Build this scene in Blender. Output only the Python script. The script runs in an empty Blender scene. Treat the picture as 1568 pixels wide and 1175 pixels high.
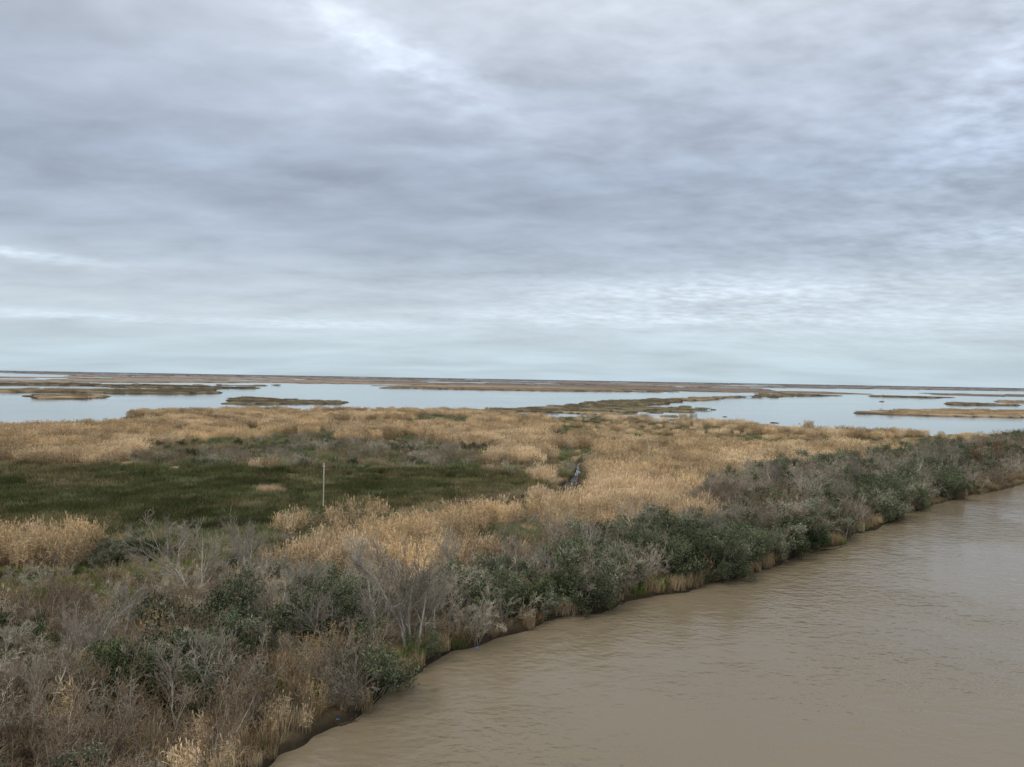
import bpy, math, numpy as np, time
from mathutils import Matrix, Euler, Vector
T0=time.time()
rng=np.random.default_rng(7)
scene=bpy.context.scene
scene.view_settings.view_transform='Standard'
scene.view_settings.look='None'
scene.view_settings.exposure=0

# ------------------------------------------------------------ camera
H=20.0; F=1132.0
R=(Euler((math.radians(90-0.35),0,0)).to_matrix() @ Matrix.Rotation(math.atan(27/1568),3,'Z'))
cam=bpy.data.cameras.new('camera'); camo=bpy.data.objects.new('camera',cam)
scene.collection.objects.link(camo)
camo.matrix_world=Matrix.Translation((0,0,H)) @ R.to_4x4()
cam.lens=26; cam.sensor_width=36; cam.clip_start=0.5; cam.clip_end=150000
scene.camera=camo
RN=np.array(R)
def G(pts):
    """image pixels, cast through the camera -> ground coordinates (metres)"""
    a=np.atleast_2d(np.array(pts,float))
    ray=np.stack([a[:,0]-784,-(a[:,1]-587.5),np.full(len(a),-F)],1)@RN.T
    ray[:,2]=np.minimum(ray[:,2],-0.8)
    t=H/-ray[:,2]
    return ray[:,:2]*t[:,None]

# ------------------------------------------------------------ noise
def vn(x,y,seed=0.0):
    ix=np.floor(x); iy=np.floor(y); fx=x-ix; fy=y-iy
    fx=fx*fx*(3-2*fx); fy=fy*fy*(3-2*fy)
    def h(a,b):
        v=np.sin(a*127.1+b*311.7+seed*74.7)*43758.5453
        return v-np.floor(v)
    return (h(ix,iy)*(1-fx)+h(ix+1,iy)*fx)*(1-fy)+(h(ix,iy+1)*(1-fx)+h(ix+1,iy+1)*fx)*fy
def fbm(x,y,scale,octv=3,seed=0.0):
    s=0;a=1;t=0
    for i in range(octv):
        s=s+a*vn(x/scale*2**i+17*i,y/scale*2**i-9*i,seed+i); t+=a; a*=0.5
    return s/t
def sd(px,py,poly):
    d=np.full(px.shape,1e18); ins=np.zeros(px.shape,bool)
    n=len(poly)
    for i in range(n):
        ax,ay=poly[i]; bx,by=poly[(i+1)%n]
        ex,ey=bx-ax,by-ay
        wx,wy=px-ax,py-ay
        t=np.clip((wx*ex+wy*ey)/(ex*ex+ey*ey+1e-9),0,1)
        dd=(wx-ex*t)**2+(wy-ey*t)**2
        d=np.minimum(d,dd)
        if abs(ey)>1e-9:
            c=((ay>py)!=(by>py))&(px<ex*(py-ay)/ey+ax)
            ins^=c
    d=np.sqrt(d)
    return np.where(ins,d,-d)
def sst(a,b,x):
    t=np.clip((x-a)/(b-a),0,1); return t*t*(3-2*t)

# ------------------------------------------------------------ site layout
bank=G([(420,1168),(480,1135),(545,1098),(600,1055),(650,1025),(700,1002),(780,970),(850,947),(905,940),(950,925),(1010,912),(1100,895),(1180,870),(1250,842),(1330,812),(1400,783),(1470,764),(1568,742)])
inland=np.array([[-2500,-2500],[-300,-270],[-80,-40],[-38,10]],float)
outl=np.array([[205,245],[500,520],[2500,2200],[9000,6500],[9000,5500],[2600,1500],[600,330],[213,51],[93,-67],[-195,-405],[-2300,-2700]],float)
river_poly=np.vstack([inland,bank,outl])
WM=G([(-250,594),(0,600),(180,603),(325,603),(345,595),(560,594),(850,599),(1100,601),(1180,604),(1150,608),(1000,612),(890,618),(860,624),(760,627),(700,630),(560,635),(400,633),(330,635),(190,639),(165,658),(0,663),(-250,669)])
WR=G([(985,622),(1060,614),(1170,608),(1300,606),(1420,610),(1560,607),(1800,606),(1800,674),(1568,668),(1300,670),(1180,669),(1080,656),(960,647),(890,641),(930,631)])
WS=G([(755,638),(790,630),(850,632),(900,634),(890,641),(840,645),(780,642)])
WF1=G([(-250,570),(0,571.5),(110,574.5),(100,578),(-250,575)])
WF2=G([(1150,594),(1568,599.5),(1800,603),(1800,607),(1568,604.5),(1180,599)])
WF3=G([(200,586),(520,588),(700,590),(520,591),(230,589)])
ISL=[G([(30,607),(110,605),(180,608),(120,611),(40,611)]),
     G([(345,614),(380,610),(420,611),(450,614),(525,616),(520,618.5),(350,618)]),
     G([(1310,634),(1340,629),(1450,628),(1568,630),(1800,632),(1800,642),(1568,640),(1420,637)]),
     G([(1440,620),(1480,615),(1568,614),(1800,616),(1800,620),(1568,622)])]
DITCH=G([(-150,889),(60,886),(150,884),(165,892),(60,899),(-150,904)])
CREEK=G([(852,757),(857,746),(868,738),(884,736),(892,743),(882,757)])
CREEK2=G([(872,737),(882,722),(880,712),(895,702),(899,702),(886,713),(890,724),(882,737)])
DARK=G([(-400,714),(0,714),(200,718),(330,724),(560,724),(740,728),(850,752),(720,780),(600,800),(500,815),(440,826),(250,828),(170,842),(-400,850)])
BRG=G([(195,712),(200,694),(330,680),(480,678),(620,684),(755,696),(740,722),(330,722)])
GST=G([(470,822),(560,808),(720,776),(850,752),(880,765),(860,778),(650,815),(520,850),(430,880),(430,840)])
LOWG=G([(-400,884),(110,880),(170,850),(290,842),(420,850),(440,885),(280,915),(200,945),(0,965),(-400,975)])
TL=G([(-600,965),(0,960),(200,940),(280,905),(420,880),(500,900),(600,915),(720,920),(760,980),(600,1060),(400,1175),(200,1600),(-1500,1600)])
BKR=G([(500,1000),(570,985),(600,1010),(585,1055),(500,1105),(430,1150),(380,1130),(440,1060)])
BRN=G([(820,650),(900,645),(1000,655),(1180,670),(1320,676),(1500,668),(1700,668),(1700,690),(1340,686),(1250,694),(1000,690),(880,676)])
YEL=G([(395,758),(415,755),(438,759),(432,765),(398,766)])
CLEAR=G([(846,695),(908,692),(905,780),(843,792)])

def warp(x,y,r):
    a=np.clip(r*0.03,0.8,60)
    wx=x+(fbm(x,y,9,2,1)-.5)*np.minimum(a,3)+(fbm(x,y,60,3,2)-.5)*a*1.6
    wy=y+(fbm(x,y,9,2,3)-.5)*np.minimum(a,3)+(fbm(x,y,60,3,4)-.5)*a*2.2
    return wx,wy
def field(x,y):
    r=np.hypot(x,y)
    jx=x+(fbm(x,y,4,3,11)-.5)*2.6; jy=y+(fbm(x,y,4,3,12)-.5)*2.6
    riv=-sd(jx,jy,river_poly)          # >0 on land
    wx,wy=warp(x,y,r)
    s=np.full(x.shape,1e4)
    far=r>200
    xs,ys=wx[far],wy[far]
    sf=np.full(xs.shape,1e4)
    for W in (WM,WR,WS,WF1,WF2,WF3):
        q=-sd(xs,ys,W)
        if W is WR:
            n2=fbm(x[far]*.35,y[far]*1.2,16,4,21)
            lim=0.55+0.30*sst(70,190,x[far])
            q=np.maximum(q,(n2-lim)*100)
        sf=np.minimum(sf,q)
    for I in ISL: sf=np.maximum(sf,sd(xs,ys,I))
    rf=r[far]; xf,yf=x[far],y[far]
    n=fbm(xf,yf,300,4,31)
    m=sst(700,1000,rf)
    sf=np.minimum(sf,np.where(m>0,(0.62-n)*400+(1-m)*400,1e4))
    n=fbm(xf*.7,yf*1.1,40,4,33)
    m2=np.clip(1-np.abs(rf-430)/150,0,1)*sst(-20,40,xf)
    sf=np.minimum(sf,(0.74-0.15*m2-n)*90+(1-np.minimum(m2*3,1))*60)
    s[far]=sf
    near=~far
    sn=np.minimum(-sd(x[near],y[near],DITCH),-sd(x[near],y[near],CREEK))
    sn=np.minimum(sn,-sd(x[near],y[near],CREEK2))
    s[near]=sn
    return np.minimum(s,riv),riv,r
def height(x,y,s,riv,r):
    hl=0.3+0.35*fbm(x,y,7,3,41)+0.25*sst(0,6,riv)+sst(350,900,r)*0.7*(0.4+fbm(x,y,70,3,44))
    w=np.where(riv<3,0.7,np.maximum(1.0,r*0.006))
    t=np.clip(s/w,-1,1)
    return np.where(t>0,hl*np.sqrt(np.maximum(t,0)),t*1.3)
def zones(x,y,riv,r):
    jx=x+(fbm(x,y,5,3,51)-.5)*5+(fbm(x,y,22,2,52)-.5)*8*sst(90,200,r)
    jy=y+(fbm(x,y,5,3,53)-.5)*5+(fbm(x,y,22,2,54)-.5)*14*sst(90,200,r)
    dark=sd(jx,jy,DARK)>0; brg=sd(jx,jy,BRG)>0; gst=sd(jx,jy,GST)>0
    tl=sd(jx,jy,TL)>0; brn=sd(jx,jy,BRN)>0; yel=sd(x,y,YEL)>0; lg=sd(jx,jy,LOWG)>0; bk=sd(jx,jy,BKR)>0
    W=8+9*fbm(x,y,14,2,55)+20*sst(95,140,r)
    th=(riv<W)|tl
    z=np.zeros(x.shape,int)           # 0 reeds
    z[brn]=5; z[brg]=3; z[dark]=2; z[gst]=4; z[yel]=6; z[lg]=7; z[th]=1; z[bk]=8
    return z

# ------------------------------------------------------------ mesh helpers
def mesh_quads(name,V,Q,C=None,smooth=False):
    me=bpy.data.meshes.new(name)
    V=np.asarray(V,np.float32); Q=np.asarray(Q,np.int32)
    me.vertices.add(len(V)); me.vertices.foreach_set('co',V.ravel())
    me.loops.add(Q.size); me.loops.foreach_set('vertex_index',Q.ravel())
    me.polygons.add(len(Q)); me.polygons.foreach_set('loop_start',np.arange(0,Q.size,4,dtype=np.int32))
    if smooth: me.polygons.foreach_set('use_smooth',np.ones(len(Q),bool))
    me.update(calc_edges=True)
    if C is not None:
        a=me.attributes.new('Col','FLOAT_COLOR','POINT')
        C4=np.ones((len(V),4),np.float32); C4[:,:3]=C
        a.data.foreach_set('color',C4.ravel())
    return me
def nrm(v): return v/(np.linalg.norm(v,axis=-1,keepdims=True)+1e-9)
class MB:
    def __init__(s): s.V=[];s.Q=[];s.C=[];s.n=0
    def add(s,V,Q,C):
        s.V.append(V);s.Q.append(Q+s.n);s.C.append(C);s.n+=len(V)
    def ribbon(s,p0,p1,w0,w1,c0,c1,rg,side=None):
        n=len(p0)
        if side is None: side=nrm(np.cross(p1-p0,rg.normal(size=(n,3))))
        w0=np.broadcast_to(w0,(n,)) ; w1=np.broadcast_to(w1,(n,))
        V=np.stack([p0-side*w0[:,None]/2,p0+side*w0[:,None]/2,p1+side*w1[:,None]/2,p1-side*w1[:,None]/2],1).reshape(-1,3)
        Q=np.arange(4*n).reshape(n,4)
        c0=np.broadcast_to(c0,(n,3)); c1=np.broadcast_to(c1,(n,3))
        C=np.stack([c0,c0,c1,c1],1).reshape(-1,3)
        s.add(V,Q,C)
    def prisms(s,p0,p1,r0,r1,c0,c1,k,rg):
        n=len(p0)
        if n==0: return
        d=nrm(p1-p0); ref=np.where(np.abs(d[:,2:3])<0.9,np.array([[0,0,1.]]),np.array([[1.,0,0]]))
        a=nrm(np.cross(d,ref)); b=np.cross(d,a)
        ang=np.arange(k)*2*math.pi/k
        ca,sa=np.cos(ang)[None,:,None],np.sin(ang)[None,:,None]
        ring=a[:,None,:]*ca+b[:,None,:]*sa
        V=np.concatenate([p0[:,None]+ring*r0[:,None,None],p1[:,None]+ring*r1[:,None,None]],1).reshape(-1,3)
        i=np.arange(k); j=(i+1)%k
        q=np.stack([i,j,j+k,i+k],1)
        Q=(q[None]+(np.arange(n)*2*k)[:,None,None]).reshape(-1,4)
        C=np.concatenate([np.repeat(c0[:,None],k,1),np.repeat(c1[:,None],k,1)],1).reshape(-1,3)
        s.add(V,Q,C)
    def mesh(s,name,mat,smooth=False):
        me=mesh_quads(name,np.concatenate(s.V),np.concatenate(s.Q),np.concatenate(s.C),smooth)
        me.materials.append(mat); return me

# ------------------------------------------------------------ materials
def N(t,kind,**kw):
    n=t.nodes.new(kind)
    for k,v in kw.items(): setattr(n,k,v)
    return n
def M(t,op,a,b=None,c=None,clamp=False):
    n=t.nodes.new('ShaderNodeMath'); n.operation=op; n.use_clamp=clamp
    for i,v in enumerate((a,b,c)):
        if v is None: continue
        if isinstance(v,(int,float)): n.inputs[i].default_value=v
        else: t.links.new(v,n.inputs[i])
    return n.outputs[0]
def MIX(t,f,a,b,bt='MIX'):
    n=t.nodes.new('ShaderNodeMix'); n.data_type='RGBA'; n.blend_type=bt
    for s,v in ((n.inputs[0],f),(n.inputs[6],a),(n.inputs[7],b)):
        if isinstance(v,(int,float)): s.default_value=v
        elif isinstance(v,tuple): s.default_value=(*v,1)
        else: t.links.new(v,s)
    return n.outputs[2]
def NOISE(t,vec,scale,detail=4,rough=.5,dist=0):
    n=t.nodes.new('ShaderNodeTexNoise'); n.inputs['Scale'].default_value=scale
    n.inputs['Detail'].default_value=detail; n.inputs['Roughness'].default_value=rough; n.inputs['Distortion'].default_value=dist
    t.links.new(vec,n.inputs['Vector']); return n.outputs['Fac']
def newmat(name):
    m=bpy.data.materials.new(name); m.use_nodes=True
    t=m.node_tree; b=t.nodes['Principled BSDF']; o=t.nodes['Material Output']
    return m,t,b,o
def plantmat(name,var=0.25,rough=.8,spec=0.0):
    m,t,b,o=newmat(name)
    at=N(t,'ShaderNodeAttribute',attribute_name='Col')
    oi=N(t,'ShaderNodeObjectInfo')
    f=M(t,'MULTIPLY_ADD',oi.outputs['Random'],2*var,1-var)
    geo=N(t,'ShaderNodeNewGeometry')
    nz=M(t,'MULTIPLY_ADD',NOISE(t,geo.outputs['Position'],0.1,2,.6),1.7,0.15)
    f=M(t,'MULTIPLY',f,nz)
    cc=N(t,'ShaderNodeCombineXYZ')
    for i in range(3): t.links.new(f,cc.inputs[i])
    col=MIX(t,1.0,at.outputs['Color'],cc.outputs[0],'MULTIPLY')
    t.links.new(col,b.inputs['Base Color'])
    b.inputs['Roughness'].default_value=rough; b.inputs['Specular IOR Level'].default_value=spec
    return m
m_reed=plantmat('dry_reed',.12)
m_leaf=plantmat('foliage',.3,.6,.12)
m_bark=plantmat('bark',.15,.9)
m_grass=plantmat('grass_blades',.2)

# ------------------------------------------------------------ plant prototypes
def var_cols(n,base,rg,v=.2,hue=.06):
    b=np.array(base)[None]*(1+rg.uniform(-v,v,(n,1)))*(1+rg.uniform(-hue,hue,(n,3)))
    return np.clip(b,0.005,.9)
def reed(name,seed,rad,n,h,w,nleaf=4,plume=True,base=(.50,.375,.215)):
    rg=np.random.default_rng(seed); mb=MB()
    a=rg.uniform(0,6.283,n); q=rad*np.sqrt(rg.uniform(0,1,n))
    p=np.stack([np.cos(a)*q,np.sin(a)*q,np.full(n,-.1)],1)
    hh=h*rg.uniform(.65,1.1,n)
    wind=np.array([.10,.03,0])
    lean=rg.normal(0,.09,(n,3))+wind; lean[:,2]=0
    mid=p+np.stack([lean[:,0]*hh*.4,lean[:,1]*hh*.4,hh*.55],1)
    top=p+np.stack([lean[:,0]*hh*1.2,lean[:,1]*hh*1.2,hh],1)
    c=var_cols(n,base,rg)
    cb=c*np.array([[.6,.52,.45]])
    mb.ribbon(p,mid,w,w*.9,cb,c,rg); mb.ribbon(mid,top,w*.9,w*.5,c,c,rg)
    for k in range(nleaf):
        f=rg.uniform(.2,.9,n)[:,None]
        s0=p+(top-p)*f
        az=rg.uniform(0,6.283,n); L=hh*rg.uniform(.14,.26,n)
        o=np.stack([np.cos(az)*L,np.sin(az)*L,L*rg.uniform(.2,1.2,n)],1)
        cl=var_cols(n,base,rg,.25)
        s1=s0+o*.6; s2=s0+o*np.array([[1.1,1.1,.5]])+np.array([[.05,0,0]])
        mb.ribbon(s0,s1,w*.8,w*1.1,cl,cl,rg); mb.ribbon(s1,s2,w*1.1,w*.3,cl,cl*.95,rg)
    if plume:
        m=rg.uniform(0,1,n)<.5; t=top[m]; k=len(t)
        for j in range(3):
            e=t+np.stack([rg.normal(.07,.05,k),rg.normal(0,.05,k),rg.uniform(.1,.3,k)*h/3],1)
            cp=var_cols(k,np.array(base)*1.1,rg,.12)
            mb.ribbon(t-np.array([[0,0,.12]]),e,w*1.6,w*1.2,cp,cp,rg)
    return mb.mesh(name,m_reed)
def tuft(name,seed,rad,n,h,w,base,mat,spread=.35,tip=1.15):
    rg=np.random.default_rng(seed); mb=MB()
    a=rg.uniform(0,6.283,n); q=rad*np.sqrt(rg.uniform(0,1,n))
    p=np.stack([np.cos(a)*q,np.sin(a)*q,np.full(n,-.08)],1)
    hh=h*rg.uniform(.4,1.15,n)
    az=rg.uniform(0,6.283,n); sp=np.abs(rg.normal(0,spread,n))*hh
    o=np.stack([np.cos(az)*sp,np.sin(az)*sp,hh],1)
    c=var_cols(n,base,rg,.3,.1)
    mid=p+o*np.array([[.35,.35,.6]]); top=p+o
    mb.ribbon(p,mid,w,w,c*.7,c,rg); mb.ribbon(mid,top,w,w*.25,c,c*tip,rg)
    return mb.mesh(name,mat)
def grow(segs,p,d,L,r,lev,P,rg,tips):
    ns=P['ns'][lev]; last=lev==len(P['nch'])
    pts=[p]; ds=[]
    for i in range(ns):
        d=d+rg.normal(0,P['wig'],3)+np.array([0,0,P['up'][lev]]); d=d/np.linalg.norm(d)
        p2=p+d*(L/ns)
        ra=r*(1-.75*i/ns); rb=r*(1-.75*(i+1)/ns)
        segs.append((*p,*p2,max(ra,P['rmin']),max(rb,P['rmin']*.8),lev))
        p=p2; pts.append(p); ds.append(d)
    tips.append((*p,lev))
    if last: return
    for j in range(P['nch'][lev]):
        t=rg.uniform(P['t0'][lev],1.0)*ns; i=min(int(t),ns-1); f=t-i
        q=pts[i]*(1-f)+pts[i+1]*f
        ax=rg.normal(size=3); ax-=ax.dot(ds[i])*ds[i]; ax/=np.linalg.norm(ax)
        an=math.radians(rg.uniform(*P['ang']))
        nd=ds[i]*math.cos(an)+ax*math.sin(an)
        grow(segs,q,nd,L*rg.uniform(.4,.65)*(1-.35*t/ns),r*(1-.7*t/ns)*.62,lev+1,P,rg,tips)
def woody(name,seed,P,stems,L,r,colT,colW,mat,rad=.3,spread=.35,leaf=None):
    rg=np.random.default_rng(seed); segs=[];tips=[]
    for k in range(stems):
        a=rg.uniform(0,6.283); q=rad*math.sqrt(rg.uniform(0,1))
        d=np.array([math.cos(a)*spread*rg.uniform(.2,1.4),math.sin(a)*spread*rg.uniform(.2,1.4),1.0]); d/=np.linalg.norm(d)
        grow(segs,np.array([math.cos(a)*q,math.sin(a)*q,-.2]),d,L*rg.uniform(.6,1.05),r*rg.uniform(.6,1),0,P,rg,tips)
    S=np.array(segs); mb=MB()
    p0,p1,r0,r1,lv=S[:,:3],S[:,3:6],S[:,6],S[:,7],S[:,8]
    f=np.clip(lv/2.2,0,1)[:,None]
    c=(np.array(colT)[None]*(1-f)+np.array(colW)[None]*f)*(1+rg.uniform(-.25,.25,(len(S),1)))
    big=r0>.03
    mb.prisms(p0[big],p1[big],r0[big]*1.02,r1[big]*1.02,c[big],c[big],7,rg)
    s=~big; mb.prisms(p0[s],p1[s],r0[s],r1[s],c[s],c[s],3,rg)
    if leaf:
        T=np.array(tips); T=T[T[:,3]>=leaf['lev']][:,:3]
        k=leaf['n']; pos=np.repeat(T,k,0); n=len(pos)
        pos=pos+rg.normal(0,leaf['sp'],(n,3))
        cl=np.repeat(var_cols(len(T),leaf['col'],rg,.35,.12),k,0)*(1+rg.uniform(-.25,.25,(n,1)))
        d=nrm(rg.normal(size=(n,3))+np.array([[0,0,.5]]))*rg.uniform(.6,1.2,(n,1))*leaf['L']
        mb.ribbon(pos,pos+d*.55,leaf['w']*.4,leaf['w'],cl,cl,rg)
        mb.ribbon(pos+d*.5,pos+d,leaf['w'],leaf['w']*.2,cl,cl,rg)
    return mb.mesh(name,mat)
Ptree=dict(ns=[7,5,4,2],nch=[10,7,4],wig=.10,up=[.05,.12,.10,.05],t0=[.3,.2,.15],ang=(20,50),rmin=.0095)
Pshrub=dict(ns=[5,4,3,2],nch=[5,5,4],wig=.16,up=[.03,.08,.07,.0],t0=[.15,.15,.1],ang=(22,55),rmin=.0075)
def coll(name,meshes):
    c=bpy.data.collections.new(name)
    for i,me in enumerate(meshes):
        o=bpy.data.objects.new(me.name,me); c.objects.link(o)
    return c
BARK=(.45,.42,.36)
tree_meshes=[woody('bare_tree_form_%d'%i,100+i,Ptree,[3,3,2,4,2][i],5.2,.095,BARK,(.30,.27,.22),m_bark,.35,.27) for i in range(5)]
C={}
C['shrub']=coll('bare_shrub_kinds',[woody('bare_shrub_%d'%i,200+i,Pshrub,8,2.4,.03,(.42,.38,.32),[(.33,.29,.23),(.25,.195,.135),(.39,.35,.28),(.20,.15,.10)][i],m_bark,.5,.5) for i in range(4)])
C['ever']=coll('evergreen_shrub_kinds',[woody('evergreen_shrub_%d'%i,300+i,dict(Pshrub,nch=[5,4,3]),7,2.3,.035,(.28,.25,.2),(.22,.195,.15),m_leaf,.5,.5,
      leaf=dict(lev=2,n=6,sp=.13,L=.17,w=.055,col=[(.105,.125,.068),(.165,.175,.115),(.072,.098,.042)][i])) for i in range(3)])
RC=[(.57,.435,.265),(.39,.29,.175),(.62,.49,.32)]
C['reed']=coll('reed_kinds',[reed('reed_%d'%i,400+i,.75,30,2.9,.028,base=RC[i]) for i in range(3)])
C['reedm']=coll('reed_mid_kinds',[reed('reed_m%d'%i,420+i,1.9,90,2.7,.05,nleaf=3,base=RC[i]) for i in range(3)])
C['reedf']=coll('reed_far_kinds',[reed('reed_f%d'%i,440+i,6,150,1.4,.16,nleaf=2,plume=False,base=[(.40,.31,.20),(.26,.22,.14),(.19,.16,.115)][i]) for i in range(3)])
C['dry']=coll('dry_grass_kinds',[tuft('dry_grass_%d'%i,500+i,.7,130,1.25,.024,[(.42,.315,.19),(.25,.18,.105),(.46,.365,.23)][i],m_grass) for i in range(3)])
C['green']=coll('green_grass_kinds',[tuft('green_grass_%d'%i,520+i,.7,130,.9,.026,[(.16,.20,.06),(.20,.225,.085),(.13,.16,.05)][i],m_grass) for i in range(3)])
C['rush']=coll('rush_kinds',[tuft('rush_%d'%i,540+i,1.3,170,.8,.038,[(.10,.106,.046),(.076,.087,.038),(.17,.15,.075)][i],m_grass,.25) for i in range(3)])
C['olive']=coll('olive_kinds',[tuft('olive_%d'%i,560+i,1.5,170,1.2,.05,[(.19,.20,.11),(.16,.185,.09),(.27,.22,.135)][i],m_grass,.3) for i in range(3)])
print('protos',time.time()-T0)

# ------------------------------------------------------------ ground sheet
frontaz=np.linspace(-52,52,760); back=np.linspace(52,308,90)[1:-1]
az=np.radians(np.concatenate([frontaz,back])); na=len(az)
k=np.concatenate([np.linspace(1400,600,60)[:-1],np.linspace(600,110,330)[:-1],np.linspace(110,8,250)[:-1],np.geomspace(8,.5,40)])
rr=np.concatenate([[2,6,11],H*F/k]); nr=len(rr)
RR,AA=np.meshgrid(rr,az,indexing='ij')
X=(RR*np.sin(AA)).ravel(); Y=(RR*np.cos(AA)).ravel()
s,riv,r=field(X,Y); Z=height(X,Y,s,riv,r)
z=zones(X,Y,riv,r)
base=np.array([[.25,.18,.11],[.11,.085,.052],[.075,.078,.038],[.14,.14,.075],[.10,.105,.055],[.19,.15,.09],[.40,.30,.15],[.11,.115,.05],[.17,.135,.08]])[z]
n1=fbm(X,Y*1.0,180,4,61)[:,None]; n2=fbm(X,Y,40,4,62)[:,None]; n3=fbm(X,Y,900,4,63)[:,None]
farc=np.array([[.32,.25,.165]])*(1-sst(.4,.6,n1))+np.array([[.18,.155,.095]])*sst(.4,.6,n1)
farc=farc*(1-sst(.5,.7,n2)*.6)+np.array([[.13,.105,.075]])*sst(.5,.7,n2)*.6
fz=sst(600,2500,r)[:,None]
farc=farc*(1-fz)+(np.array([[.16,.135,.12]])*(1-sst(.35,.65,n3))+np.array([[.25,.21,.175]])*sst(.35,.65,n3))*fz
fz=sst(4000,12000,r)[:,None]; farc=farc*(1-fz)+np.array([[.15,.155,.175]])*fz  # aerial haze painted into the ground colour, blue-grey towards the horizon
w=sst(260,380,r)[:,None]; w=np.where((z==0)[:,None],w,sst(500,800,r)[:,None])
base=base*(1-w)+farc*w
base*=(.75+.5*fbm(X,Y,12,3,64))[:,None]
wet=sst(.9,.1,s/np.maximum(1,r*.004))[:,None]; base=base*(1-wet)+np.array([[.04,.032,.022]])*wet
i=np.arange(nr-1)[:,None]*na; j=np.arange(na)[None]; j2=(j+1)%na
Q=np.stack([i+j,i+na+j,i+na+j2,i+j2],-1).reshape(-1,4)[:, ::-1]
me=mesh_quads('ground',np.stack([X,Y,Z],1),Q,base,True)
m,t,b,o=newmat('marsh_soil')
at=N(t,'ShaderNodeAttribute',attribute_name='Col'); geo=N(t,'ShaderNodeNewGeometry')
nz=NOISE(t,geo.outputs['Position'],2.5,6,.7); nz2=NOISE(t,geo.outputs['Position'],.22,5,.65)
f=M(t,'MULTIPLY',M(t,'MULTIPLY_ADD',nz,1.2,.4),M(t,'MULTIPLY_ADD',nz2,1.1,.45))
cc=N(t,'ShaderNodeCombineXYZ')
for q in range(3): t.links.new(f,cc.inputs[q])
t.links.new(MIX(t,1.0,at.outputs['Color'],cc.outputs[0],'MULTIPLY'),b.inputs['Base Color'])
b.inputs['Roughness'].default_value=.95; b.inputs['Specular IOR Level'].default_value=.0
bp=N(t,'ShaderNodeBump'); bp.inputs['Strength'].default_value=.7; bp.inputs['Distance'].default_value=.15
t.links.new(nz,bp.inputs['Height']); t.links.new(bp.outputs[0],b.inputs['Normal'])
me.materials.append(m)
ground=bpy.data.objects.new('ground',me); scene.collection.objects.link(ground)
print('ground',time.time()-T0,len(X))

# ------------------------------------------------------------ water
def water(name,base,rough,scale,stretch,dist,patch,lo=.15):
    m,t,b,o=newmat(name)
    geo=N(t,'ShaderNodeNewGeometry')
    mp=N(t,'ShaderNodeMapping'); mp.inputs['Scale'].default_value=(stretch,1,1); mp.inputs['Rotation'].default_value=(0,0,math.radians(-8))
    t.links.new(geo.outputs['Position'],mp.inputs['Vector'])
    a=NOISE(t,mp.outputs[0],scale,3,.55,.1); c=NOISE(t,mp.outputs[0],scale*.4,1,.5,.1)
    hgt=M(t,'ADD',a,M(t,'MULTIPLY',c,1.2))
    pn=NOISE(t,geo.outputs['Position'],patch,4,.6)
    amp=M(t,'MULTIPLY_ADD',M(t,'MULTIPLY_ADD',pn,5,-2.1,clamp=True),1-lo,lo)
    bp=N(t,'ShaderNodeBump'); bp.inputs['Distance'].default_value=dist; bp.inputs['Strength'].default_value=1
    t.links.new(M(t,'MULTIPLY',hgt,amp),bp.inputs['Height']); t.links.new(bp.outputs[0],b.inputs['Normal'])
    big=NOISE(t,geo.outputs['Position'],.03,3)
    t.links.new(MIX(t,big,tuple(v*.88 for v in base),tuple(v*1.12 for v in base)),b.inputs['Base Color'])
    b.inputs['Roughness'].default_value=rough; b.inputs['IOR'].default_value=1.333
    return m
def flat(name,pts,zv,mat):
    me=bpy.data.meshes.new(name); me.from_pydata([(float(p[0]),float(p[1]),zv) for p in pts],[],[list(range(len(pts)))])
    me.materials.append(mat); ob=bpy.data.objects.new(name,me); scene.collection.objects.link(ob); return ob
bk=bank+np.array([[-4,4]])
flat('river',np.vstack([inland+np.array([[-4,4]]),bk,outl[:2]+np.array([[-4,4]]),outl[2:]])[::-1],0.0,water('muddy_river_water',(.178,.146,.098),.05,2.1,.7,.14,.045,.3))
flat('lagoon',[(-60000,-60000),(60000,-60000),(60000,60000),(-60000,60000)],-.06,water('lagoon_water',(.07,.08,.09),.05,1.0,.3,.03,.01))

# ------------------------------------------------------------ scatter system
def scatter_group(col):
    g=bpy.data.node_groups.new('scatter_'+col.name,'GeometryNodeTree')
    g.interface.new_socket('Geometry',in_out='INPUT',socket_type='NodeSocketGeometry')
    g.interface.new_socket('Geometry',in_out='OUTPUT',socket_type='NodeSocketGeometry')
    gi=g.nodes.new('NodeGroupInput'); go=g.nodes.new('NodeGroupOutput')
    ci=g.nodes.new('GeometryNodeCollectionInfo'); ci.inputs['Collection'].default_value=col
    ci.inputs['Separate Children'].default_value=True; ci.inputs['Reset Children'].default_value=True
    ip=g.nodes.new('GeometryNodeInstanceOnPoints'); ip.inputs['Pick Instance'].default_value=True
    def na_(nm,ty):
        n=g.nodes.new('GeometryNodeInputNamedAttribute'); n.data_type=ty; n.inputs['Name'].default_value=nm
        return n.outputs['Attribute']
    er=g.nodes.new('FunctionNodeEulerToRotation')
    L=g.links.new
    L(na_('rot','FLOAT_VECTOR'),er.inputs[0]); L(er.outputs[0],ip.inputs['Rotation'])
    L(na_('scl','FLOAT_VECTOR'),ip.inputs['Scale']); L(na_('idx','INT'),ip.inputs['Instance Index'])
    L(gi.outputs[0],ip.inputs['Points']); L(ci.outputs[0],ip.inputs['Instance']); L(ip.outputs[0],go.inputs[0])
    return g
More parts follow.
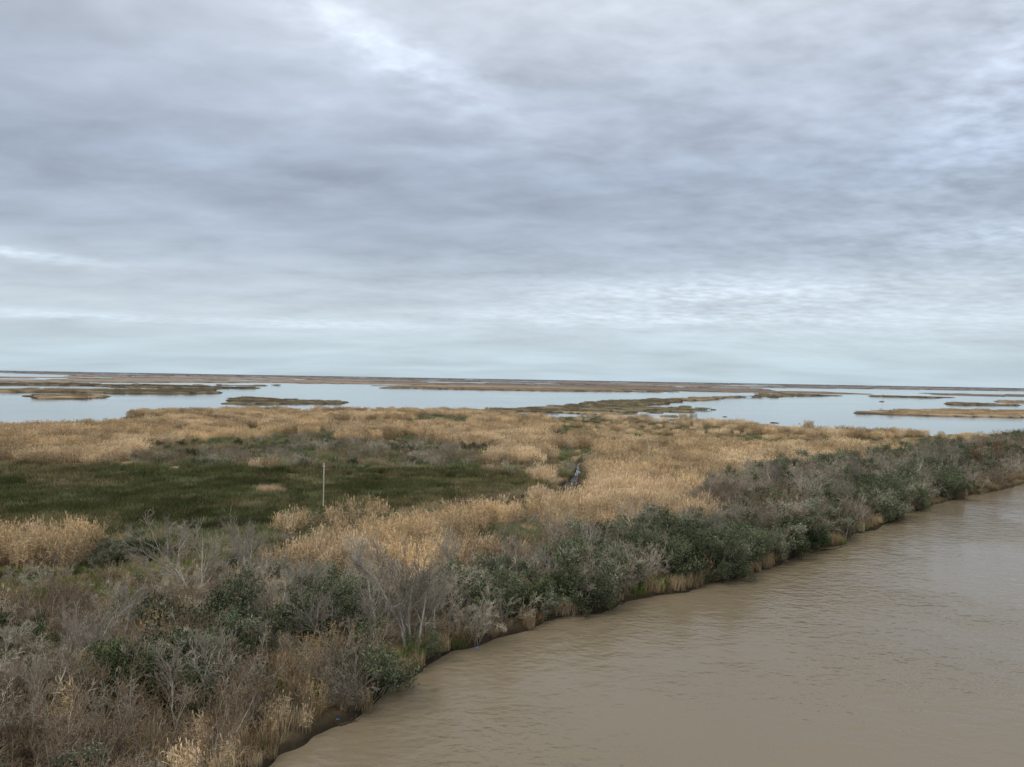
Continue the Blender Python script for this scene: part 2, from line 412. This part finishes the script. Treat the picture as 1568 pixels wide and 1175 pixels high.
def scatter(name,col,pos,scl,idx=None,tilt=.06):
    n=len(pos)
    me=bpy.data.meshes.new(name); me.vertices.add(n); me.vertices.foreach_set('co',pos.astype(np.float32).ravel())
    rot=np.stack([rng.normal(0,tilt,n),rng.normal(0,tilt,n),rng.uniform(0,6.283,n)],1)
    a=me.attributes.new('rot','FLOAT_VECTOR','POINT'); a.data.foreach_set('vector',rot.astype(np.float32).ravel())
    sc=np.asarray(scl); sc=np.stack([sc,sc,sc*rng.uniform(.85,1.15,n)],1)
    a=me.attributes.new('scl','FLOAT_VECTOR','POINT'); a.data.foreach_set('vector',sc.astype(np.float32).ravel())
    if idx is None:
        kk=len(col.objects); f=fbm(pos[:,0],pos[:,1],18,3,81)+rng.normal(0,.10,n)
        idx=np.clip(((f-.32)/.36*kk).astype(int),0,kk-1)
    a=me.attributes.new('idx','INT','POINT'); a.data.foreach_set('value',idx.astype(np.int32))
    ob=bpy.data.objects.new(name,me); scene.collection.objects.link(ob)
    md=ob.modifiers.new('scatter','NODES'); md.node_group=scatter_group(col)
    print(name,n); return ob
def cands(r0,r1,dens,azm=43):
    A=math.radians(azm); n=int(A*(r1*r1-r0*r0)*dens)
    r=np.sqrt(rng.uniform(r0*r0,r1*r1,n)); a=rng.uniform(-A,A,n)
    x=r*np.sin(a); y=r*np.cos(a)
    s,riv,rr=field(x,y); h=height(x,y,s,riv,rr); z=zones(x,y,riv,rr)
    return x,y,h,s,riv,rr,z,rng.uniform(0,1,n)
def P3(x,y,h,m): return np.stack([x[m],y[m],h[m]-.03],1)

# individual bare trees: (image x, image y, height in image pixels, form)
TR=[(302,940,150,2),(378,912,115,0),(590,1024,190,1),(632,1012,180,3),(465,965,110,0),(200,1010,100,4),(835,928,105,2),(1075,800,78,1),(905,885,85,0),
(1315,775,70,4),(1390,757,75,1),(1290,800,70,0),(1235,797,68,3),(700,915,100,4),(770,890,92,1),(130,1065,120,3),(420,1000,120,1),(540,940,112,4),(1160,845,80,2),(330,1080,125,0),(1190,770,58,3),(850,860,78,3),
(660,985,130,0),(500,1010,110,2),(985,855,85,3),(60,1130,140,1),(1450,742,60,0),(260,1130,120,4),(1110,868,75,4)]
TP=G([q[:2] for q in TR])
def treeclear(x,y,rad):
    """no tall shrubs crowding the stems on the open side"""
    ok=np.ones(x.shape,bool)
    for (a,b_) in TP:
        dx_,dy_=x-a,y-b_
        n_=math.hypot(a,b_); ux,uy=-a/n_,-b_/n_
        al=dx_*ux+dy_*uy; ac=np.abs(dx_*uy-dy_*ux)
        ok&=~((al>-1)&(al<rad*2.2)&(ac<rad))
    return ok

acc={}
def put(key,P,S):
    acc.setdefault(key,[]).append((P,S))
x,y,h,s,riv,r,z,u=cands(22,140,2.6)
land=s>.2
nA=fbm(x,y,9,3,71); nB=fbm(x,y,7,3,72); nC=fbm(x,y,14,3,73)
rs=lambda m,a,b: rng.uniform(a,b,int(m.sum()))
clr=sd(x,y,CLEAR)>0
tc_=treeclear(x,y,1.2)
hedge=(z==1)&(riv<15)
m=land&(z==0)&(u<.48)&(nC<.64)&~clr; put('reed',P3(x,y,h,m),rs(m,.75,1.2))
m=land&(z==0)&(u>.62)&(u<.72); put('dry',P3(x,y,h,m),rs(m,.7,1.2))
m=land&(z==0)&(nC>.6)&(u<.35); put('olive',P3(x,y,h,m),rs(m,.6,1.))
m=land&(z==0)&(u>.985); put('shrub',P3(x,y,h,m),rs(m,.7,1.1))
m=land&(z==1)&(u<.13)&(riv>.3)&(nA<.68)&tc_; put('shrub',P3(x,y,h,m),rs(m,.7,1.45)*np.where(hedge[m],1.2,1))
m=land&(z==1)&(u>.13)&(u<.13+np.where(hedge,.15*sst(.45,.58,nB),.035*sst(.5,.6,nB)))&(riv>.3)&tc_; put('ever',P3(x,y,h,m),rs(m,.7,1.4)*np.where(hedge[m],1.2,.85))
m=land&(z==1)&(u>.40)&(u<.66); put('dry',P3(x,y,h,m),rs(m,.6,1.2))
m=land&(z==1)&(u>.68)&(u<.68+.22*sst(.45,.6,nC)); put('green',P3(x,y,h,m),rs(m,.7,1.4))
m=land&(z==1)&(u>.34)&(u<.40)&(nA>.52); put('reed',P3(x,y,h,m),rs(m,.5,.85))
m=(s>.05)&(riv<1.6)&(u>.9); put('green',P3(x,y,h,m),rs(m,.6,1.3))
m=(s>.05)&(riv<1.6)&(u<.25); put('dry',P3(x,y,h,m),rs(m,.5,1.1))
m=land&(z==8)&(u<.22); put('reed',P3(x,y,h,m),rs(m,.45,.8))
m=land&(z==8)&(u>.33)&(u<.55); put('dry',P3(x,y,h,m),rs(m,.8,1.3))
m=land&(z==8)&(u>.55)&(u<.66); put('green',P3(x,y,h,m),rs(m,.8,1.4))
m=land&(z==8)&(u>.95)&tc_; put('shrub',P3(x,y,h,m),rs(m,.6,1.1))
m=land&(z==7)&(u<.32); put('green',P3(x,y,h,m),rs(m,.6,1.1))
m=land&(z==7)&(u>.35)&(u<.5); put('dry',P3(x,y,h,m),rs(m,.5,.9))
m=land&(z==7)&(u>.975); put('shrub',P3(x,y,h,m),rs(m,.5,1.))
m=land&(z==2)&(u<.40); put('rush',P3(x,y,h,m),rs(m,.8,1.2))
m=land&(z==2)&(u>.42)&(u<.48)&(nA>.52); put('olive',P3(x,y,h,m),rs(m,.6,.9))
m=land&((z==3)|(z==4))&(u<.23); put('olive',P3(x,y,h,m),rs(m,.6,1.))
m=land&((z==3)|(z==4))&(u>.3)&(u<.34); put('shrub',P3(x,y,h,m),rs(m,.4,.8))
m=land&((z==3)|(z==4))&(u>.34)&(u<.36); put('ever',P3(x,y,h,m),rs(m,.4,.7))
m=land&(z==6)&(u<.6); put('dry',P3(x,y,h,m),rs(m,.8,1.))
x,y,h,s,riv,r,z,u=cands(140,400,.36)
land=s>.6; nC=fbm(x,y,30,3,74); nA=fbm(x,y,16,3,75)
crk=sd(x,y,CLEAR)>0
m=land&(z==0)&(u<.50)&(nC<.58)&~crk; put('reedm',P3(x,y,h,m),rs(m,.75,1.2))
m=land&(z==0)&(((nC>=.58)&(u<.4))|crk&(u<.3)); put('olive',P3(x,y,h,m),rs(m,.7,1.2))
m=land&(z==1)&(u<.28)&(riv>1); put('shrub',P3(x,y,h,m),rs(m,1.1,2.0))
m=land&(z==1)&(u>.30)&(u<.30+.22*sst(.42,.57,nA)); put('ever',P3(x,y,h,m),rs(m,1.1,2.0))
m=land&(z==1)&(u>.65); put('dry',P3(x,y,h,m),rs(m,1.,1.6))
m=land&(z==2)&(u<.7); put('rush',P3(x,y,h,m),rs(m,1.,1.6))
m=land&(z==2)&(u>.7)&(u<.8)&(nA>.5); put('olive',P3(x,y,h,m),rs(m,.7,1.))
m=land&((z==3)|(z==4))&(u<.45); put('olive',P3(x,y,h,m),rs(m,.8,1.3))
m=land&(z==3)&(u>.5)&(u<.72)&(nA>.45); put('shrub',P3(x,y,h,m),rs(m,.8,1.3))
m=land&(z==3)&(u>.73)&(u<.78); put('ever',P3(x,y,h,m),rs(m,.5,1.))
m=land&(z==5)&(u<.3); put('olive',P3(x,y,h,m),rs(m,.5,.9))
m=land&(z==5)&(u>.35)&(u<.5)&(nA>.5); put('reedm',P3(x,y,h,m),rs(m,.5,.8))
m=land&(z==0)&(u>.965); put('shrub',P3(x,y,h,m),rs(m,.7,1.1))
x,y,h,s,riv,r,z,u=cands(400,1500,.008)
land=s>4; n1=fbm(x,y,180,4,61)
m=land; idx=np.clip(((n1[m]-.4)*6+rng.uniform(0,1.6,int(m.sum()))).astype(int),0,2)
scatter('distant_reed_bed',C['reedf'],P3(x,y,h,m)-np.array([[0,0,.4]]),rs(m,.6,1.15),idx,.02)
m=land&(u<.03); put('shrub',P3(x,y,h,m),rs(m,.7,1.3))
names=dict(reed='reed_bed',reedm='reed_marsh',dry='dry_grass',green='green_grass',rush='marsh_rushes',olive='marsh_grass',shrub='bare_shrub_thicket',ever='evergreen_shrub_thicket')
spots=[(1040,893,1.6),(1005,890,1.5),(1075,885,1.4),(1025,880,1.5),(1145,862,1.4),(1170,855,1.2),(860,935,1.2),(740,960,1.1),(945,905,1.3),(1120,870,1.4),
 (1380,770,2.1),(1400,765,2.2),(1425,760,2.1),(1450,755,2.0),(1490,745,2.0),(1520,740,1.9),(1220,835,1.3),(20,1040,1.5),(-20,1020,1.6),(40,1010,1.1),
 (140,868,.9),(165,860,1.0),(190,862,1.0),(215,864,1.1),(240,866,1.0),(150,880,.8),(180,882,.8),(650,1015,.7)]
P=G([q[:2] for q in spots]); sx,rv,q_=field(P[:,0],P[:,1]); hh=height(P[:,0],P[:,1],sx,rv,q_)
put('ever',np.stack([P[:,0],P[:,1],np.maximum(hh,.1)],1),np.array([q[2] for q in spots]))
for kk,v in acc.items():
    scatter(names[kk],C[kk],np.concatenate([a for a,b in v]),np.concatenate([b for a,b in v]))

sx,rv,q_=field(TP[:,0],TP[:,1]); hh=height(TP[:,0],TP[:,1],sx,rv,q_)
for q,(a,b_),hz,dist in zip(TR,TP,hh,q_):
    me=tree_meshes[q[3]]
    ht=q[2]*dist/F; top=max(v.co.z for v in me.vertices); sc=ht/top
    ob=bpy.data.objects.new('bare_tree',me); scene.collection.objects.link(ob)
    ob.location=(a,b_,max(hz,.1)-.05); ob.scale=(sc,sc,sc); ob.rotation_euler=(rng.normal(0,.04),rng.normal(0,.04),rng.uniform(0,6.28))

p=G([(1535,742)])[0]
rt=woody('rusty_tree',900,dict(Pshrub,nch=[5,4,3]),2,6.0,.14,(.2,.13,.1),(.15,.09,.07),m_leaf,.3,.12,leaf=dict(lev=2,n=8,sp=.2,L=.22,w=.09,col=(.20,.10,.07)))
ob=bpy.data.objects.new('rusty_tree',rt); scene.collection.objects.link(ob); ob.location=(p[0]-1,p[1]+3,.3); ob.scale=(1,1,1.5)

# ------------------------------------------------------------ poles
def pole(px,py,hpx,arm):
    p=G([(px,py)])[0]; d=np.hypot(*p); Hh=hpx*d/F
    rg=np.random.default_rng(3); mb=MB()
    zz=np.linspace(-.5,Hh,8); pts=np.stack([np.sin(zz*.3)*.02,zz*0,zz],1)
    c=np.tile(np.array([[.48,.46,.42]]),(7,1))
    rad=np.linspace(.10,.075,8)
    mb.prisms(pts[:-1],pts[1:],rad[:-1],rad[1:],c,c,12,rg)
    mb.prisms(np.array([[0,0,Hh]]),np.array([[0,0,Hh+.03]]),np.array([.075]),np.array([.005]),c[:1],c[:1],12,rg)
    mb.prisms(np.array([[-arm,0,Hh-.45]]),np.array([[arm,0,Hh-.45]]),np.array([.04]),np.array([.04]),c[:1]*.8,c[:1]*.8,6,rg)
    for q in (-arm*.85,arm*.85):
        mb.prisms(np.array([[q,0,Hh-.45]]),np.array([[q,0,Hh-.28]]),np.array([.035]),np.array([.02]),c[:1]*.7,c[:1]*.7,8,rg)
    ob=bpy.data.objects.new('wooden_pole',mb.mesh('wooden_pole',m_bark)); scene.collection.objects.link(ob); ob.location=(p[0],p[1],.2)
pole(495,788,74,.22); pole(993,714,34,.2)

# ------------------------------------------------------------ driftwood and litter
def log(px,py,L,rotz,rad):
    p=G([(px,py)])[0]; rg=np.random.default_rng(int(px)); segs=[];tips=[]
    grow(segs,np.zeros(3),np.array([1,0,.08]),L,rad,0,dict(ns=[8,4],nch=[4],wig=.08,up=[0,.05],t0=[.3],ang=(30,60),rmin=.02),rg,tips)
    S=np.array(segs); mb=MB(); c=np.tile(np.array([[.09,.07,.05]]),(len(S),1))
    mb.prisms(S[:,:3],S[:,3:6],S[:,6],S[:,7],c,c,8,rg)
    ob=bpy.data.objects.new('driftwood_log',mb.mesh('driftwood_log',m_bark)); scene.collection.objects.link(ob)
    ob.location=(p[0],p[1],.06); ob.rotation_euler=(0,0,rotz)
log(520,1112,1.1,.6,.06); log(1262,842,2.2,-.1,.08)
mblue,t,b,o=newmat('blue_plastic'); b.inputs['Roughness'].default_value=.3
nn=NOISE(t,N(t,'ShaderNodeNewGeometry').outputs['Position'],9,2); t.links.new(MIX(t,nn,(.02,.13,.5),(.04,.22,.62)),b.inputs['Base Color'])
for (px,py,rz) in ((519,1112,.4),(733,999,1.2),(622,1042,2.0)):
    p=G([(px,py)])[0]
    prof=[(0,0),(.09,0),(.105,.03),(.105,.30),(.09,.37),(.045,.44),(.04,.50),(.0,.50)]
    V=[];Q=[];kq=14
    for (a,b_) in prof:
        for e in range(kq): V.append((b_-.25,a*math.cos(e*2*math.pi/kq),a*math.sin(e*2*math.pi/kq)))
    for a in range(len(prof)-1):
        for e in range(kq): Q.append((a*kq+e,a*kq+(e+1)%kq,(a+1)*kq+(e+1)%kq,(a+1)*kq+e))
    me=mesh_quads('plastic_bottle',V,Q,None,True); me.materials.append(mblue)
    ob=bpy.data.objects.new('plastic_bottle',me); scene.collection.objects.link(ob); ob.location=(p[0]-.1,p[1]+.3,.22); ob.rotation_euler=(0,.15,rz); ob.scale=(.65,.65,.65)

# ------------------------------------------------------------ light and sky
SE,SA=math.radians(50),math.radians(235)   # azimuth clockwise from +Y
sun=bpy.data.lights.new('sun','SUN'); sun.energy=1.45; sun.angle=math.radians(14); sun.color=(1,.94,.84)
so=bpy.data.objects.new('sun',sun); scene.collection.objects.link(so)
dv=Vector((math.sin(SA)*math.cos(SE),math.cos(SA)*math.cos(SE),math.sin(SE)))
so.rotation_euler=dv.to_track_quat('Z','Y').to_euler()
w=bpy.data.worlds.new('World'); scene.world=w; w.use_nodes=True; t=w.node_tree
for n in list(t.nodes): t.nodes.remove(n)
out=N(t,'ShaderNodeOutputWorld'); bg1=N(t,'ShaderNodeBackground'); bg2=N(t,'ShaderNodeBackground'); mx=N(t,'ShaderNodeMixShader')
sky=N(t,'ShaderNodeTexSky',sky_type='NISHITA'); sky.sun_disc=False; sky.sun_elevation=SE; sky.sun_rotation=SA
t.links.new(sky.outputs[0],bg1.inputs[0]); bg1.inputs[1].default_value=.1
tc=N(t,'ShaderNodeTexCoord'); sp=N(t,'ShaderNodeSeparateXYZ'); t.links.new(tc.outputs['Generated'],sp.inputs[0])
dx,dy,dz=sp.outputs
zc=M(t,'MAXIMUM',dz,0.0)
el=M(t,'ARCSINE',zc); azn=M(t,'ARCTAN2',dx,dy)
den=M(t,'ADD',zc,.13)
pc=N(t,'ShaderNodeCombineXYZ'); t.links.new(M(t,'DIVIDE',dx,den),pc.inputs[0]); t.links.new(M(t,'DIVIDE',dy,den),pc.inputs[1])
pv=pc.outputs[0]
mp=N(t,'ShaderNodeMapping'); mp.inputs['Scale'].default_value=(.65,1,1); mp.inputs['Rotation'].default_value=(0,0,math.radians(12)); t.links.new(pv,mp.inputs[0])
mp2=N(t,'ShaderNodeMapping'); mp2.inputs['Scale'].default_value=(1,1.3,1); mp2.inputs['Rotation'].default_value=(0,0,math.radians(-35)); t.links.new(pv,mp2.inputs[0])
nb=NOISE(t,mp.outputs[0],1.3,2,.5,.3)       # big masses
nm=NOISE(t,mp.outputs[0],4.0,4,.52,.25)      # rolls
nf=NOISE(t,mp2.outputs[0],11,4,.5,.1)      # ripples
ramp=N(t,'ShaderNodeValToRGB'); t.links.new(M(t,'DIVIDE',el,1.5708),ramp.inputs[0])
def lin(c): 
    return [((v/255)/12.92 if v/255<.04045 else ((v/255+.055)/1.055)**2.4) for v in c]
stops=[(0,(192,210,220)),(1.5,(197,215,225)),(4.5,(202,215,225)),(7,(196,208,220)),(10,(180,193,209)),(15,(174,187,206)),(20,(190,201,218)),(27,(211,219,231)),(36,(228,232,238)),(60,None),(90,None)]
cr=ramp.color_ramp
while len(cr.elements)>1: cr.elements.remove(cr.elements[-1])
for q,(e,c) in enumerate(stops):
    col=(1.28,1.25,1.20,1) if c is None else (*lin(c),1)
    if q==0: el_=cr.elements[0]; el_.position=0
    else: el_=cr.elements.new(e/90)
    el_.color=col
def gauss(a0,e0,wa,we,tilt=0):
    da=M(t,'SUBTRACT',azn,a0); de=M(t,'SUBTRACT',el,e0)
    de=M(t,'ADD',de,M(t,'MULTIPLY',da,tilt))
    de=M(t,'ADD',de,M(t,'MULTIPLY_ADD',nm,we*2.0,-we*1.0))
    q=M(t,'ADD',M(t,'POWER',M(t,'ABSOLUTE',M(t,'DIVIDE',da,wa)),2.0),M(t,'POWER',M(t,'ABSOLUTE',M(t,'DIVIDE',de,we)),2.0))
    return M(t,'EXPONENT',M(t,'MULTIPLY',q,-1.0))
v=M(t,'MULTIPLY_ADD',nb,.5,.76)
fade=M(t,'MULTIPLY',el,6.0,clamp=True)
v=M(t,'ADD',v,M(t,'MULTIPLY',M(t,'MULTIPLY',M(t,'SUBTRACT',nm,.5),.65),fade))
fa2=M(t,'MULTIPLY',M(t,'MULTIPLY_ADD',azn,.35,.30),fade)
v=M(t,'ADD',v,M(t,'MULTIPLY',M(t,'MULTIPLY',M(t,'SUBTRACT',nf,.5),1.0),fa2))
for (a0,e0,wa,we,tl,amp) in [(-.18,.415,.13,.03,.35,.42),(.26,.118,.20,.018,0,.34),(-.60,.132,.08,.006,.05,.4),(.15,.085,.25,.010,0,.2),(.62,.34,.14,.07,-.5,.35),(.60,.175,.10,.014,0,.3),
       (.5,.09,.35,.03,0,.08),(-.25,.068,.12,.006,0,.2),(-.55,.065,.14,.005,0,.2),(-.15,.22,.55,.07,0,-.12),(-.6,.33,.25,.1,0,-.06)]:
    g=gauss(a0,e0,wa,we,tl)
    v=M(t,'ADD',v,M(t,'MULTIPLY',M(t,'MULTIPLY',g,amp),M(t,'MULTIPLY_ADD',nf,2.4,-.3)))
cc=N(t,'ShaderNodeCombineXYZ')
for q in range(3): t.links.new(v,cc.inputs[q])
colr=MIX(t,1.0,ramp.outputs[0],cc.outputs[0],'MULTIPLY')
t.links.new(colr,bg2.inputs[0])
t.links.new(bg1.outputs[0],mx.inputs[1]); t.links.new(bg2.outputs[0],mx.inputs[2]); mx.inputs[0].default_value=.95
t.links.new(mx.outputs[0],out.inputs[0])
print('done',time.time()-T0)
